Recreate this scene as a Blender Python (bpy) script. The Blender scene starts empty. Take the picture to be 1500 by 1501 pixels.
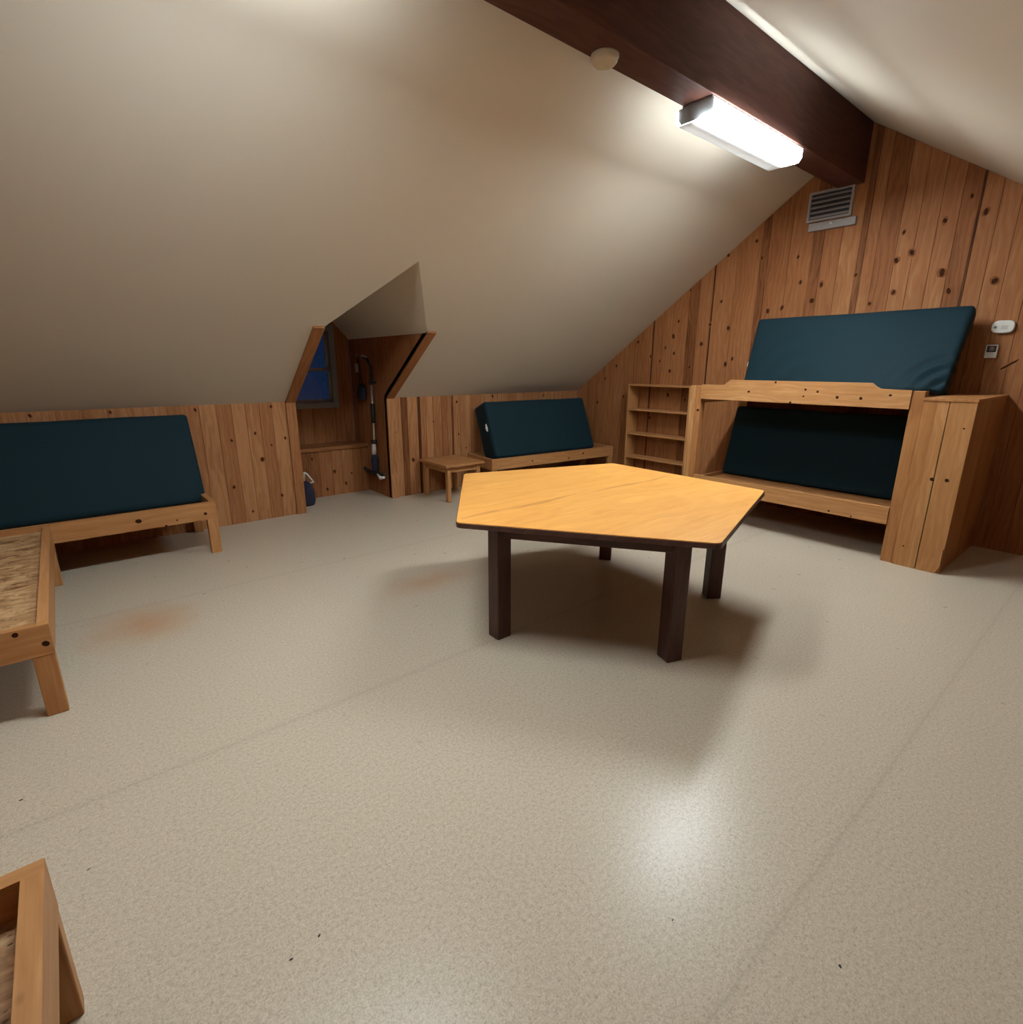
import bpy, bmesh, math, random
from mathutils import Vector, Matrix, noise as mnoise

random.seed(7)
SC = bpy.context.scene
COL = SC.collection
PI = math.pi

# ---------------------------------------------------------------- room dims
YK = 5.55            # wood knee wall on the dormer side
XG = 5.888           # gable wall at the far end
XB = -1.10           # gable wall behind the beds
YR = -1.30           # knee wall on the other side
KNEE = 1.15
SL, SR = 0.705, 0.664


def zl(y):           # left ceiling slope
    return KNEE + SL * (YK - y)


def zr(y):           # right ceiling slope
    return 2.892 + SR * (y - 1.107)


# ---------------------------------------------------------------- materials
def new_mat(name):
    m = bpy.data.materials.new(name)
    m.use_nodes = True
    nt = m.node_tree
    nt.nodes.clear()
    out = nt.nodes.new('ShaderNodeOutputMaterial')
    bs = nt.nodes.new('ShaderNodeBsdfPrincipled')
    nt.links.new(bs.outputs[0], out.inputs[0])
    return m, nt, bs


def nd(nt, typ, **kw):
    n = nt.nodes.new(typ)
    for k, v in kw.items():
        setattr(n, k, v)
    return n


def mth(nt, op, a, b=None, c=None, clamp=False):
    n = nt.nodes.new('ShaderNodeMath')
    n.operation = op
    n.use_clamp = clamp
    for i, v in enumerate((a, b, c)):
        if v is None:
            continue
        if isinstance(v, (int, float)):
            n.inputs[i].default_value = v
        else:
            nt.links.new(v, n.inputs[i])
    return n.outputs[0]


def mixc(nt, fac, a, b, mode='MIX'):
    n = nt.nodes.new('ShaderNodeMix')
    n.data_type = 'RGBA'
    n.blend_type = mode
    for sock, v in ((n.inputs[0], fac), (n.inputs[6], a), (n.inputs[7], b)):
        if isinstance(v, (int, float)):
            sock.default_value = v
        elif isinstance(v, tuple):
            sock.default_value = (*v, 1.0) if len(v) == 3 else v
        else:
            nt.links.new(v, sock)
    return n.outputs[2]


def ramp(nt, fac, stops, interp='LINEAR'):
    n = nt.nodes.new('ShaderNodeValToRGB')
    n.color_ramp.interpolation = interp
    el = n.color_ramp.elements
    while len(el) < len(stops):
        el.new(0.5)
    for e, (p, c) in zip(el, stops):
        e.position = p
        e.color = (*c, 1.0) if len(c) == 3 else c
    nt.links.new(fac, n.inputs[0])
    return n.outputs[0]


def comb(nt, x, y, z=0.0):
    n = nt.nodes.new('ShaderNodeCombineXYZ')
    for i, v in enumerate((x, y, z)):
        if isinstance(v, (int, float)):
            n.inputs[i].default_value = v
        else:
            nt.links.new(v, n.inputs[i])
    return n.outputs[0]


def noise(nt, vec, scale=1.0, detail=3.0, rough=0.55, dist=0.0):
    n = nt.nodes.new('ShaderNodeTexNoise')
    n.inputs['Scale'].default_value = scale
    n.inputs['Detail'].default_value = detail
    n.inputs['Roughness'].default_value = rough
    n.inputs['Distortion'].default_value = dist
    if vec is not None:
        nt.links.new(vec, n.inputs['Vector'])
    return n.outputs['Fac']


def bump(nt, bs, h, strength=0.2, dist=0.002):
    b = nt.nodes.new('ShaderNodeBump')
    b.inputs['Strength'].default_value = strength
    b.inputs['Distance'].default_value = dist
    nt.links.new(h, b.inputs['Height'])
    nt.links.new(b.outputs[0], bs.inputs['Normal'])


def wood_mat(name, light, mid, dark, rough=0.45, knots=True, ring=1.0, grain=1.0, spec=0.4):
    """UV is in metres: U across the grain, V along it. 'tone' 0..1 darkens a board."""
    m, nt, bs = new_mat(name)
    uv = nd(nt, 'ShaderNodeUVMap')
    uv.uv_map = 'grain'
    sep = nd(nt, 'ShaderNodeSeparateXYZ')
    nt.links.new(uv.outputs[0], sep.inputs[0])
    U, V = sep.outputs[0], sep.outputs[1]
    wob = noise(nt, comb(nt, mth(nt, 'MULTIPLY', U, 5.0), mth(nt, 'MULTIPLY', V, 1.3)), 1.0, 3.0)
    streak = noise(nt, comb(nt, mth(nt, 'MULTIPLY', U, 90.0), mth(nt, 'MULTIPLY', V, 3.0)), 1.0, 4.0, 0.65)
    rg = mth(nt, 'SINE', mth(nt, 'ADD', mth(nt, 'MULTIPLY', U, 120.0 * ring), mth(nt, 'MULTIPLY', wob, 34.0)))
    rg = mth(nt, 'MULTIPLY_ADD', rg, 0.5, 0.5)
    f = mth(nt, 'ADD', mth(nt, 'MULTIPLY', rg, 0.13 * grain), mth(nt, 'MULTIPLY_ADD', streak, 0.62, 0.10))
    f = mth(nt, 'ADD', f, mth(nt, 'MULTIPLY_ADD', wob, 0.5, -0.25))
    at = nd(nt, 'ShaderNodeAttribute')
    at.attribute_name = 'tone'
    f = mth(nt, 'ADD', f, mth(nt, 'MULTIPLY_ADD', at.outputs['Fac'], 1.0, -0.12))
    col = ramp(nt, f, [(0.05, tuple(min(1, c * k) for c, k in zip(light, (1.25, 1.38, 1.5)))), (0.22, light), (0.50, mid), (1.0, dark)])
    hgt = f
    if knots:
        vo = nd(nt, 'ShaderNodeTexVoronoi', feature='F1')
        vo.inputs['Scale'].default_value = 1.0
        nt.links.new(comb(nt, mth(nt, 'MULTIPLY', U, 7.5), mth(nt, 'MULTIPLY', V, 4.0)), vo.inputs['Vector'])
        cs = nd(nt, 'ShaderNodeSeparateColor')
        nt.links.new(vo.outputs['Color'], cs.inputs[0])
        sel = mth(nt, 'GREATER_THAN', cs.outputs[0], 0.74)
        size = mth(nt, 'MULTIPLY_ADD', cs.outputs[1], 0.05, 0.05)
        d = mth(nt, 'DIVIDE', vo.outputs['Distance'], size)
        k = mth(nt, 'MULTIPLY', mth(nt, 'SUBTRACT', 1.6, d, clamp=True), sel, clamp=True)
        col = mixc(nt, mth(nt, 'MULTIPLY', k, 0.85), col, tuple(c * 0.22 for c in dark))
    nt.links.new(col, bs.inputs['Base Color'])
    bs.inputs['Roughness'].default_value = rough
    bs.inputs['Specular IOR Level'].default_value = spec
    bump(nt, bs, hgt, 0.12, 0.0015)
    return m


M = {}
M['wall'] = wood_mat('pine_wall_boards', (0.34, 0.145, 0.058), (0.265, 0.100, 0.036), (0.060, 0.017, 0.006), 0.6, False, spec=0.12)
M['pine'] = wood_mat('pine_furniture', (0.44, 0.215, 0.085), (0.36, 0.160, 0.057), (0.13, 0.046, 0.014), 0.45, True, spec=0.2)
M['pineclear'] = wood_mat('pine_clear', (0.46, 0.225, 0.088), (0.38, 0.166, 0.058), (0.14, 0.048, 0.014), 0.45, False, spec=0.2)
M['beam'] = wood_mat('stained_beam', (0.098, 0.039, 0.027), (0.066, 0.025, 0.018), (0.022, 0.008, 0.006), 0.6, False, 0.6, spec=0.15)
M['darkwood'] = wood_mat('dark_stained_wood', (0.085, 0.036, 0.026), (0.055, 0.022, 0.016), (0.020, 0.008, 0.006), 0.38, False, 0.8)
M['table'] = wood_mat('varnished_plywood', (0.76, 0.37, 0.092), (0.67, 0.295, 0.066), (0.32, 0.11, 0.022), 0.4, False, 0.22, 1.0, 0.25)


def plain(name, col, rough=0.5, metal=0.0, spec=0.5, nscale=None, namp=0.15, bumpk=0.0):
    m, nt, bs = new_mat(name)
    bs.inputs['Roughness'].default_value = rough
    bs.inputs['Metallic'].default_value = metal
    bs.inputs['Specular IOR Level'].default_value = spec
    tc = nd(nt, 'ShaderNodeTexCoord')
    n = noise(nt, tc.outputs['Object'], nscale or 30.0, 3.0)
    c = mixc(nt, n, tuple(x * (1 - namp) for x in col), tuple(min(1, x * (1 + namp)) for x in col))
    nt.links.new(c, bs.inputs['Base Color'])
    if bumpk:
        bump(nt, bs, n, bumpk, 0.002)
    return m


M['white'] = plain('white_plastic', (0.62, 0.60, 0.55), 0.4)
M['offwhite'] = plain('aged_white_plastic', (0.50, 0.44, 0.33), 0.5)
M['grey'] = plain('grey_painted_metal', (0.23, 0.23, 0.23), 0.45)
M['ventgrey'] = plain('vent_grey_paint', (0.30, 0.27, 0.265), 0.5)
M['black'] = plain('black_rubber', (0.012, 0.011, 0.012), 0.6)
M['navy'] = plain('navy_cloth', (0.018, 0.018, 0.040), 0.9, nscale=60, bumpk=0.2)
M['silver'] = plain('brushed_silver', (0.60, 0.58, 0.56), 0.35, 0.9)
M['tagcloth'] = plain('white_cloth_tag', (0.72, 0.70, 0.68), 0.9)
M['knot'] = plain('wood_knot', (0.040, 0.012, 0.004), 0.7, spec=0.08, nscale=200, namp=0.6)
M['softknot'] = plain('wood_soft_knot', (0.21, 0.075, 0.025), 0.7, spec=0.08, nscale=120, namp=0.4)
M['crumb'] = plain('dark_crumb', (0.03, 0.025, 0.02), 0.9)
M['frame'] = plain('window_grey_paint', (0.20, 0.19, 0.20), 0.5)


def ceiling_mat():
    m, nt, bs = new_mat('painted_drywall')
    tc = nd(nt, 'ShaderNodeTexCoord')
    n = noise(nt, tc.outputs['Object'], 120.0, 4.0, 0.6)
    big = noise(nt, tc.outputs['Object'], 1.3, 2.0)
    c = mixc(nt, big, (0.54, 0.475, 0.39), (0.57, 0.505, 0.415))
    nt.links.new(c, bs.inputs['Base Color'])
    bs.inputs['Roughness'].default_value = 0.75
    bs.inputs['Specular IOR Level'].default_value = 0.25
    bump(nt, bs, n, 0.12, 0.002)
    return m


M['ceil'] = ceiling_mat()


def floor_mat():
    m, nt, bs = new_mat('speckled_vinyl_floor')
    tc = nd(nt, 'ShaderNodeTexCoord')
    P = tc.outputs['Object']
    fine = noise(nt, P, 190.0, 4.0, 0.7)
    mid = noise(nt, P, 75.0, 3.0, 0.6)
    big = noise(nt, P, 1.1, 3.0, 0.5)
    f = mth(nt, 'ADD', mth(nt, 'MULTIPLY', fine, 0.65), mth(nt, 'MULTIPLY', mid, 0.35))
    c = ramp(nt, f, [(0.30, (0.20, 0.145, 0.095)), (0.42, (0.41, 0.33, 0.245)), (0.50, (0.49, 0.408, 0.312)), (0.63, (0.60, 0.525, 0.425))])
    c = mixc(nt, mth(nt, 'MULTIPLY', big, 0.30), c, (0.43, 0.355, 0.265))
    sep = nd(nt, 'ShaderNodeSeparateXYZ')
    nt.links.new(P, sep.inputs[0])
    X, Y = sep.outputs[0], sep.outputs[1]
    wob = noise(nt, P, 5.0, 3.0)
    # worn orange patches
    for px, py, sx, sy, k in ((0.17, 3.64, 0.36, 0.36, 0.55), (1.88, 3.12, 0.50, 0.20, 0.42)):
        dx = mth(nt, 'DIVIDE', mth(nt, 'SUBTRACT', X, px), sx)
        dy = mth(nt, 'DIVIDE', mth(nt, 'SUBTRACT', Y, py), sy)
        d = mth(nt, 'SQRT', mth(nt, 'ADD', mth(nt, 'MULTIPLY', dx, dx), mth(nt, 'MULTIPLY', dy, dy)))
        d = mth(nt, 'ADD', d, mth(nt, 'MULTIPLY_ADD', wob, 0.9, -0.45))
        s = mth(nt, 'MULTIPLY', mth(nt, 'SUBTRACT', 1.0, d, clamp=True), k * 1.5)
        c = mixc(nt, s, c, (0.43, 0.235, 0.125))
    # sheet seams running along the ridge direction
    for sy in (2.15, 0.387, 3.93, -1.0):
        d = mth(nt, 'ABSOLUTE', mth(nt, 'SUBTRACT', Y, sy))
        s = mth(nt, 'SUBTRACT', 1.0, mth(nt, 'DIVIDE', d, 0.006), clamp=True)
        s2 = mth(nt, 'SUBTRACT', 1.0, mth(nt, 'DIVIDE', d, 0.035), clamp=True)
        c = mixc(nt, mth(nt, 'ADD', mth(nt, 'MULTIPLY', s, 0.10), mth(nt, 'MULTIPLY', s2, 0.08)), c, (0.12, 0.085, 0.05))
    nt.links.new(c, bs.inputs['Base Color'])
    rr = mth(nt, 'MULTIPLY_ADD', noise(nt, P, 14.0, 3.0), 0.08, 0.25)
    nt.links.new(rr, bs.inputs['Roughness'])
    bs.inputs['Specular IOR Level'].default_value = 0.22
    bump(nt, bs, f, 0.02, 0.001)
    return m


M['floor'] = floor_mat()


def fabric_mat():
    m, nt, bs = new_mat('teal_mattress_fabric')
    tc = nd(nt, 'ShaderNodeTexCoord')
    P = tc.outputs['Object']
    w = noise(nt, P, 260.0, 2.0)
    big = noise(nt, P, 3.0, 3.0)
    c = mixc(nt, w, (0.0045, 0.017, 0.025), (0.0075, 0.026, 0.037))
    c = mixc(nt, mth(nt, 'MULTIPLY', big, 0.4), c, (0.005, 0.022, 0.026))
    nt.links.new(c, bs.inputs['Base Color'])
    bs.inputs['Roughness'].default_value = 0.7
    bs.inputs['Specular IOR Level'].default_value = 0.15
    bs.inputs['Sheen Weight'].default_value = 0.03
    bump(nt, bs, w, 0.15, 0.001)
    return m


M['fabric'] = fabric_mat()


def osb_mat():
    m, nt, bs = new_mat('flake_plywood')
    tc = nd(nt, 'ShaderNodeTexCoord')
    P = tc.outputs['Object']
    sep = nd(nt, 'ShaderNodeSeparateXYZ')
    nt.links.new(P, sep.inputs[0])
    v = comb(nt, mth(nt, 'MULTIPLY', sep.outputs[0], 7.0), mth(nt, 'MULTIPLY', sep.outputs[1], 15.0), 0.0)
    n1 = noise(nt, v, 1.0, 5.0, 0.6, 1.2)
    vo = nd(nt, 'ShaderNodeTexVoronoi', feature='F1')
    v2 = comb(nt, mth(nt, 'MULTIPLY', sep.outputs[0], 9.0), mth(nt, 'MULTIPLY', sep.outputs[1], 22.0), 0.0)
    nt.links.new(v2, vo.inputs['Vector'])
    cs = nd(nt, 'ShaderNodeSeparateColor')
    nt.links.new(vo.outputs['Color'], cs.inputs[0])
    c = ramp(nt, n1, [(0.32, (0.16, 0.07, 0.025)), (0.5, (0.42, 0.235, 0.105)), (0.66, (0.58, 0.38, 0.20))])
    gash = mth(nt, 'MULTIPLY', mth(nt, 'GREATER_THAN', cs.outputs[0], 0.70),
               mth(nt, 'SUBTRACT', 1.0, mth(nt, 'DIVIDE', vo.outputs['Distance'], 0.30), clamp=True))
    gash = mth(nt, 'MULTIPLY', gash, 2.0, clamp=True)
    c = mixc(nt, gash, c, (0.045, 0.018, 0.008))
    nt.links.new(c, bs.inputs['Base Color'])
    bs.inputs['Roughness'].default_value = 0.5
    bump(nt, bs, mth(nt, 'SUBTRACT', n1, gash), 0.45, 0.006)
    return m


M['osb'] = osb_mat()


def glass_mat():
    m, nt, bs = new_mat('window_glass')
    bs.inputs['Base Color'].default_value = (0.85, 0.9, 0.95, 1)
    bs.inputs['Roughness'].default_value = 0.05
    bs.inputs['IOR'].default_value = 1.45
    bs.inputs['Transmission Weight'].default_value = 1.0
    return m


M['glass'] = glass_mat()

LAMP = 140.0


def lamp_mat(kdown, kside):
    """Prismatic diffuser in front of two tubes; the tube on the low-y side burns brighter."""
    m, nt, bs = new_mat('lit_diffuser')
    tc = nd(nt, 'ShaderNodeTexCoord')
    sep = nd(nt, 'ShaderNodeSeparateXYZ')
    nt.links.new(tc.outputs['Object'], sep.inputs[0])
    y = sep.outputs[1]
    geo = nd(nt, 'ShaderNodeNewGeometry')
    gs = nd(nt, 'ShaderNodeSeparateXYZ')
    nt.links.new(geo.outputs['Normal'], gs.inputs[0])
    down = mth(nt, 'ABSOLUTE', gs.outputs[2])
    # strong tube over the low-y half of the diffuser, a faint second tube over the other half
    d = mth(nt, 'DIVIDE', mth(nt, 'ADD', y, 0.068), 0.036)
    tube = mth(nt, 'EXPONENT', mth(nt, 'MULTIPLY', mth(nt, 'MULTIPLY', d, d), -1.0))
    d2 = mth(nt, 'DIVIDE', mth(nt, 'SUBTRACT', y, 0.085), 0.030)
    tube2 = mth(nt, 'EXPONENT', mth(nt, 'MULTIPLY', mth(nt, 'MULTIPLY', d2, d2), -1.0))
    s = mth(nt, 'ADD', mth(nt, 'ADD', tube, mth(nt, 'MULTIPLY', tube2, 0.0006)), 0.0011)
    side = mth(nt, 'MULTIPLY_ADD', mth(nt, 'LESS_THAN', y, 0.0), -0.035, 0.095)
    upright = mth(nt, 'LESS_THAN', down, 0.35)
    s = mth(nt, 'ADD', mth(nt, 'MULTIPLY', mth(nt, 'MULTIPLY', s, kdown), mth(nt, 'SUBTRACT', 1.0, upright)), mth(nt, 'MULTIPLY', mth(nt, 'MULTIPLY', upright, kside), side))
    ends = mth(nt, 'SUBTRACT', 0.62, mth(nt, 'ABSOLUTE', sep.outputs[0]))
    ends = mth(nt, 'MULTIPLY_ADD', mth(nt, 'MULTIPLY', ends, 12.0, clamp=True), 0.7, 0.3)
    bs.inputs['Base Color'].default_value = (0.8, 0.85, 0.88, 1)
    bs.inputs['Roughness'].default_value = 0.3
    bs.inputs['Emission Color'].default_value = (0.86, 0.965, 1.0, 1)
    nt.links.new(mth(nt, 'MULTIPLY', mth(nt, 'MULTIPLY', s, ends), LAMP), bs.inputs['Emission Strength'])
    return m


M['lamp'] = lamp_mat(1.0, 0.85)
M['lamp_far'] = lamp_mat(0.78, 1.1)

# ---------------------------------------------------------------- mesh helper


class MB:
    """Collects faces (with grain UVs in metres and a per-face tone) into one mesh."""

    def __init__(self, xf=None):
        self.v, self.f = [], []
        self.xf = xf

    def poly(self, pts, uv, tone=0.0, mi=0, smooth=False):
        base = len(self.v)
        for p in pts:
            p = Vector(p)
            self.v.append(tuple(self.xf @ p) if self.xf else tuple(p))
        self.f.append((list(range(base, base + len(pts))), list(uv), tone, mi, smooth))

    def box(self, x0, x1, y0, y1, z0, z1, grain=None, tone=0.0, mi=0, xf=None):
        d = (x1 - x0, y1 - y0, z1 - z0)
        if grain is None:
            grain = 'xyz'[max(range(3), key=lambda i: d[i])]
        g = 'xyz'.index(grain)
        ou, ov = random.uniform(0, 20), random.uniform(0, 20)
        c = [(x0, y0, z0), (x1, y0, z0), (x1, y1, z0), (x0, y1, z0), (x0, y0, z1), (x1, y0, z1), (x1, y1, z1), (x0, y1, z1)]
        faces = [((0, 3, 2, 1), 2), ((4, 5, 6, 7), 2), ((0, 1, 5, 4), 1), ((2, 3, 7, 6), 1), ((1, 2, 6, 5), 0), ((3, 0, 4, 7), 0)]
        for idx, nax in faces:
            pts, uv = [], []
            oth = [i for i in range(3) if i != nax]
            if g in oth:
                vax = g
                uax = [i for i in oth if i != g][0]
            else:
                uax, vax = oth
            for i in idx:
                p = Vector(c[i])
                uv.append((ou + c[i][uax] + nax * 1.37, ov + (c[i][vax] if g in oth else c[i][vax] * 0.3)))
                pts.append(xf @ p if xf else p)
            self.poly(pts, uv, tone, mi)

    def prism(self, pts2, fn, d0, d1, gax=0, tone=0.0, mi=0):
        """Extrude a 2-D outline; fn(a, b, d) gives the 3-D point; gax: 2-D axis of the grain."""
        ou, ov = random.uniform(0, 20), random.uniform(0, 20)

        def uvp(a, b):
            return (ou + (b if gax == 0 else a), ov + (a if gax == 0 else b))
        n = len(pts2)
        self.poly([fn(a, b, d1) for a, b in pts2], [uvp(a, b) for a, b in pts2], tone, mi)
        self.poly([fn(a, b, d0) for a, b in reversed(pts2)], [uvp(a, b) for a, b in reversed(pts2)], tone, mi)
        for i in range(n):
            a, b = pts2[i]
            c, e = pts2[(i + 1) % n]
            self.poly([fn(a, b, d0), fn(c, e, d0), fn(c, e, d1), fn(a, b, d1)],
                      [uvp(a, b), uvp(c, e), (uvp(c, e)[0] + (d1 - d0), uvp(c, e)[1]), (uvp(a, b)[0] + (d1 - d0), uvp(a, b)[1])], tone, mi)

    def disc(self, c, e1, e2, r1, r2, mi, n=14, jag=0.12):
        c, e1, e2 = Vector(c), Vector(e1), Vector(e2)
        pts, uv = [], []
        ph = random.uniform(0, 6)
        for i in range(n):
            a = 2 * PI * i / n
            k = 1 + jag * math.sin(2 * a + ph) + jag * random.uniform(-0.6, 0.6)
            pts.append(c + e1 * (r1 * k * math.cos(a)) + e2 * (r2 * k * math.sin(a)))
            uv.append((math.cos(a), math.sin(a)))
        self.poly(pts, uv, 0.0, mi)

    def tube(self, path, r, n=10, mi=0, cap=True):
        path = [Vector(p) for p in path]
        rings = []
        ref = Vector((0.31, 0.87, 0.37))
        for i, p in enumerate(path):
            t = (path[min(i + 1, len(path) - 1)] - path[max(i - 1, 0)]).normalized()
            a = t.cross(ref).normalized()
            b = t.cross(a)
            rr = r[i] if isinstance(r, (list, tuple)) else r
            rings.append([p + (a * math.cos(2 * PI * k / n) + b * math.sin(2 * PI * k / n)) * rr for k in range(n)])
        for i in range(len(rings) - 1):
            for k in range(n):
                k2 = (k + 1) % n
                self.poly([rings[i][k], rings[i][k2], rings[i + 1][k2], rings[i + 1][k]], [(0, 0)] * 4, 0, mi, True)
        if cap:
            self.poly(list(reversed(rings[0])), [(0, 0)] * n, 0, mi)
            self.poly(rings[-1], [(0, 0)] * n, 0, mi)

    def lathe(self, prof, fn, n=28, mi=0):
        """prof: (radius, height) list; fn(x, y, h) maps to 3-D."""
        for i in range(len(prof) - 1):
            (r0, h0), (r1, h1) = prof[i], prof[i + 1]
            for k in range(n):
                a0, a1 = 2 * PI * k / n, 2 * PI * (k + 1) / n
                q = [fn(r0 * math.cos(a0), r0 * math.sin(a0), h0), fn(r0 * math.cos(a1), r0 * math.sin(a1), h0),
                     fn(r1 * math.cos(a1), r1 * math.sin(a1), h1), fn(r1 * math.cos(a0), r1 * math.sin(a0), h1)]
                if r0 < 1e-6:
                    q = q[1:]
                elif r1 < 1e-6:
                    q = q[:3]
                self.poly(q, [(0, 0)] * len(q), 0, mi, True)

    def build(self, name, mats, parent=None, bevel=0.0, weld=True, origin=None):
        me = bpy.data.meshes.new(name)
        off = Vector(origin) if origin is not None else Vector((0, 0, 0))
        me.from_pydata([tuple(Vector(p) - off) for p in self.v], [], [f[0] for f in self.f])
        if not isinstance(mats, (list, tuple)):
            mats = [mats]
        for m in mats:
            me.materials.append(m)
        uvl = me.uv_layers.new(name='grain')
        at = me.attributes.new('tone', 'FLOAT', 'FACE')
        for p, f in zip(me.polygons, self.f):
            for li, u in zip(p.loop_indices, f[1]):
                uvl.data[li].uv = u
            at.data[p.index].value = f[2]
            p.material_index = f[3]
            p.use_smooth = f[4]
        bm = bmesh.new()
        bm.from_mesh(me)
        if weld:
            bmesh.ops.remove_doubles(bm, verts=bm.verts, dist=1e-5)
        bmesh.ops.recalc_face_normals(bm, faces=bm.faces)
        bm.to_mesh(me)
        bm.free()
        o = bpy.data.objects.new(name, me)
        COL.objects.link(o)
        o.location = off
        if parent is not None:
            o.parent = parent
            o.matrix_parent_inverse = Matrix.Translation(-parent.location) if parent.rotation_euler.z == 0 else parent.matrix_basis.inverted()
        if bevel:
            b = o.modifiers.new('bevel', 'BEVEL')
            b.width = bevel
            b.segments = 2
            b.limit_method = 'ANGLE'
            b.angle_limit = math.radians(40)
        return o


def thing(name, label, cat, loc, group=None):
    o = bpy.data.objects.new(name, None)
    COL.objects.link(o)
    o.location = loc
    o.empty_display_size = 0.1
    return tag(o, label, cat, group)


def tag(o, label, cat, group=None):
    o['label'] = label
    o['category'] = cat
    if group:
        o['group'] = group
    return o


def struct(o):
    o['kind'] = 'structure'
    return o


# ---------------------------------------------------------------- setting
# floor
b = MB()
b.box(XB - 0.05, XG + 0.05, YR - 0.05, 6.55, -0.08, 0.0)
for x, y, r in ((-0.347, 2.316, .008), (-0.175, 1.822, .005), (0.298, 1.173, .006), (0.219, 1.16, .006),
                (1.078, 0.582, .004), (1.309, 0.235, .006)):
    b.disc((x, y, 0.0006), (1, 0.3, 0), (-0.3, 1, 0), r, r * 0.5, 1, 8, 0.3)
struct(b.build('floor', [M['floor'], M['crumb']]))

# board walls -----------------------------------------------------------------


def board_strip(b, fn, u0, u1, zlo, top, tone, horiz_pts=()):
    """One vertical board between u0..u1; fn(u, z, depth) -> 3-D; top(u) its upper end."""
    ou, ov = random.uniform(0, 30), random.uniform(0, 30)
    g, dp = 0.0022, 0.005
    us = [u0 + g] + [h for h in horiz_pts if u0 + g < h < u1 - g] + [u1 - g]
    pts = [(u, zlo) for u in us] + [(u, top(u)) for u in reversed(us)]
    b.poly([fn(u, z, 0.0) for u, z in pts], [(ou + u, ov + z) for u, z in pts], tone)
    for ua, ub in ((u0, u0 + g), (u1 - g, u1)):
        da = -dp if ua == u0 else 0.0
        db = 0.0 if ua == u0 else -dp
        q = [(ua, zlo, da), (ub, zlo, db), (ub, top(ub), db), (ua, top(ua), da)]
        b.poly([fn(u, z, d) for u, z, d in q], [(ou + u, ov + z) for u, z, _ in q], tone + 0.25)


def knots_on(b, fn, lst, e1, e2, r=0.017, jit=True):
    for it in lst:
        u, z = it[0], it[1]
        k = it[2] if len(it) > 2 else random.uniform(0.75, 1.25)
        big = r * k
        b.disc(fn(u, z, 0.0006), e1, e2, big * 1.25, big * 1.7, 2, 16, 0.15)
        b.disc(fn(u, z, 0.0012), e1, e2, big * 0.75, big * 1.05, 1, 14, 0.15)


WM = [M['wall'], M['knot'], M['softknot']]


def gable_top(y):
    return min(zl(y), zr(y)) + 0.015


APEX = (zl(0) - zr(0)) / (SL + SR)

# far gable wall
edges = [5.55, 5.36, 5.20, 5.042, 4.889, 4.73, 4.567, 4.43, 4.292, 4.272, 4.14, 4.005, 3.807, 3.68, 3.518, 3.500, 3.26, 3.006,
         2.928, 2.71, 2.495, 2.398, 2.24, 2.082, 2.03, 1.935, 1.782, 1.65, 1.512, 1.378, 1.26, 1.245, 1.129, 1.004, 0.86, 0.74, 0.60,
         0.44, 0.30, 0.16, 0.0, -0.15, -0.3, -0.45, -0.6, -0.75, -0.9, -1.05, -1.18, YR]
special = {(4.292, 4.272): 0.62, (3.807, 3.68): 0.34, (3.518, 3.500): 0.66, (3.006, 2.928): 0.36, (2.495, 2.398): 0.30,
           (2.082, 2.03): 0.34, (1.378, 1.26): 0.20, (1.26, 1.245): 0.50, (1.935, 1.782): 0.16, (5.36, 5.20): 0.08}
b = MB()
fg = lambda u, z, d: (XG - d, u, z)
for a, c in zip(edges[1:], edges[:-1]):
    t = special.get((c, a), random.uniform(-0.12, 0.15))
    board_strip(b, fg, a, c, 0.0, gable_top, t, (APEX,))
GK = [(2.363, 2.269), (2.071, 2.322), (1.916, 2.06), (1.743, 2.14), (1.657, 2.453, 1.3), (1.414, 2.264, 1.6), (1.343, 2.113, 1.3),
      (1.764, 2.404, 1.2), (1.744, 2.628, .8), (1.464, 2.668), (1.056, 2.161, 1.4), (2.564, 2.311), (2.431, 2.127, 1.5), (2.86, 2.061, 1.2),
      (2.715, 2.083), (4.668, 1.814), (4.513, 1.8), (3.988, 1.85, 1.2), (3.962, 1.651), (3.511, 1.961), (3.283, 1.911), (3.274, 1.522, 1.2),
      (2.988, 2.591, .8), (3.066, 2.765), (3.372, 2.675), (3.802, 2.355, .6), (4.299, 1.617), (4.002, 1.441), (3.731, 1.488), (3.199, 1.58),
      (5.038, 1.332), (5.4, 0.795, .8), (1.205, 2.685, 1.2), (1.316, 2.819), (4.16, 1.56, .7), (4.09, 1.72, .7), (3.93, 2.02, .8), (3.60, 1.75),
      (3.40, 2.20, .8), (2.62, 2.55, .8), (4.70, 1.10), (4.55, 0.7), (2.98, 0.74, 1.1), (4.0, 1.15, 1.0), (3.75, 1.1, .8), (4.25, 0.85, .9),
      (3.7, .75, .9), (0.82, 2.3), (0.6, 1.5), (0.35, 1.1), (5.16, 1.0, .9), (4.85, 1.5, .9)]
knots_on(b, fg, GK, (0, 1, 0), (0, 0, 1))
# slanting crack knot beside the thermostat
b.disc(fg(0.845, 1.52, 0.0008), (0, 0.8, -0.6), (0, 0.6, 0.8), 0.055, 0.010, 1, 14, 0.2)
b.prism([(YR, 0), (YK, 0), (YK, gable_top(YK)), (APEX, gable_top(APEX)), (YR, gable_top(YR))], lambda u, z, d: (XG + d, u, z), 0.0045, 0.09)
struct(b.build('wall_back', WM, weld=False))

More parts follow.
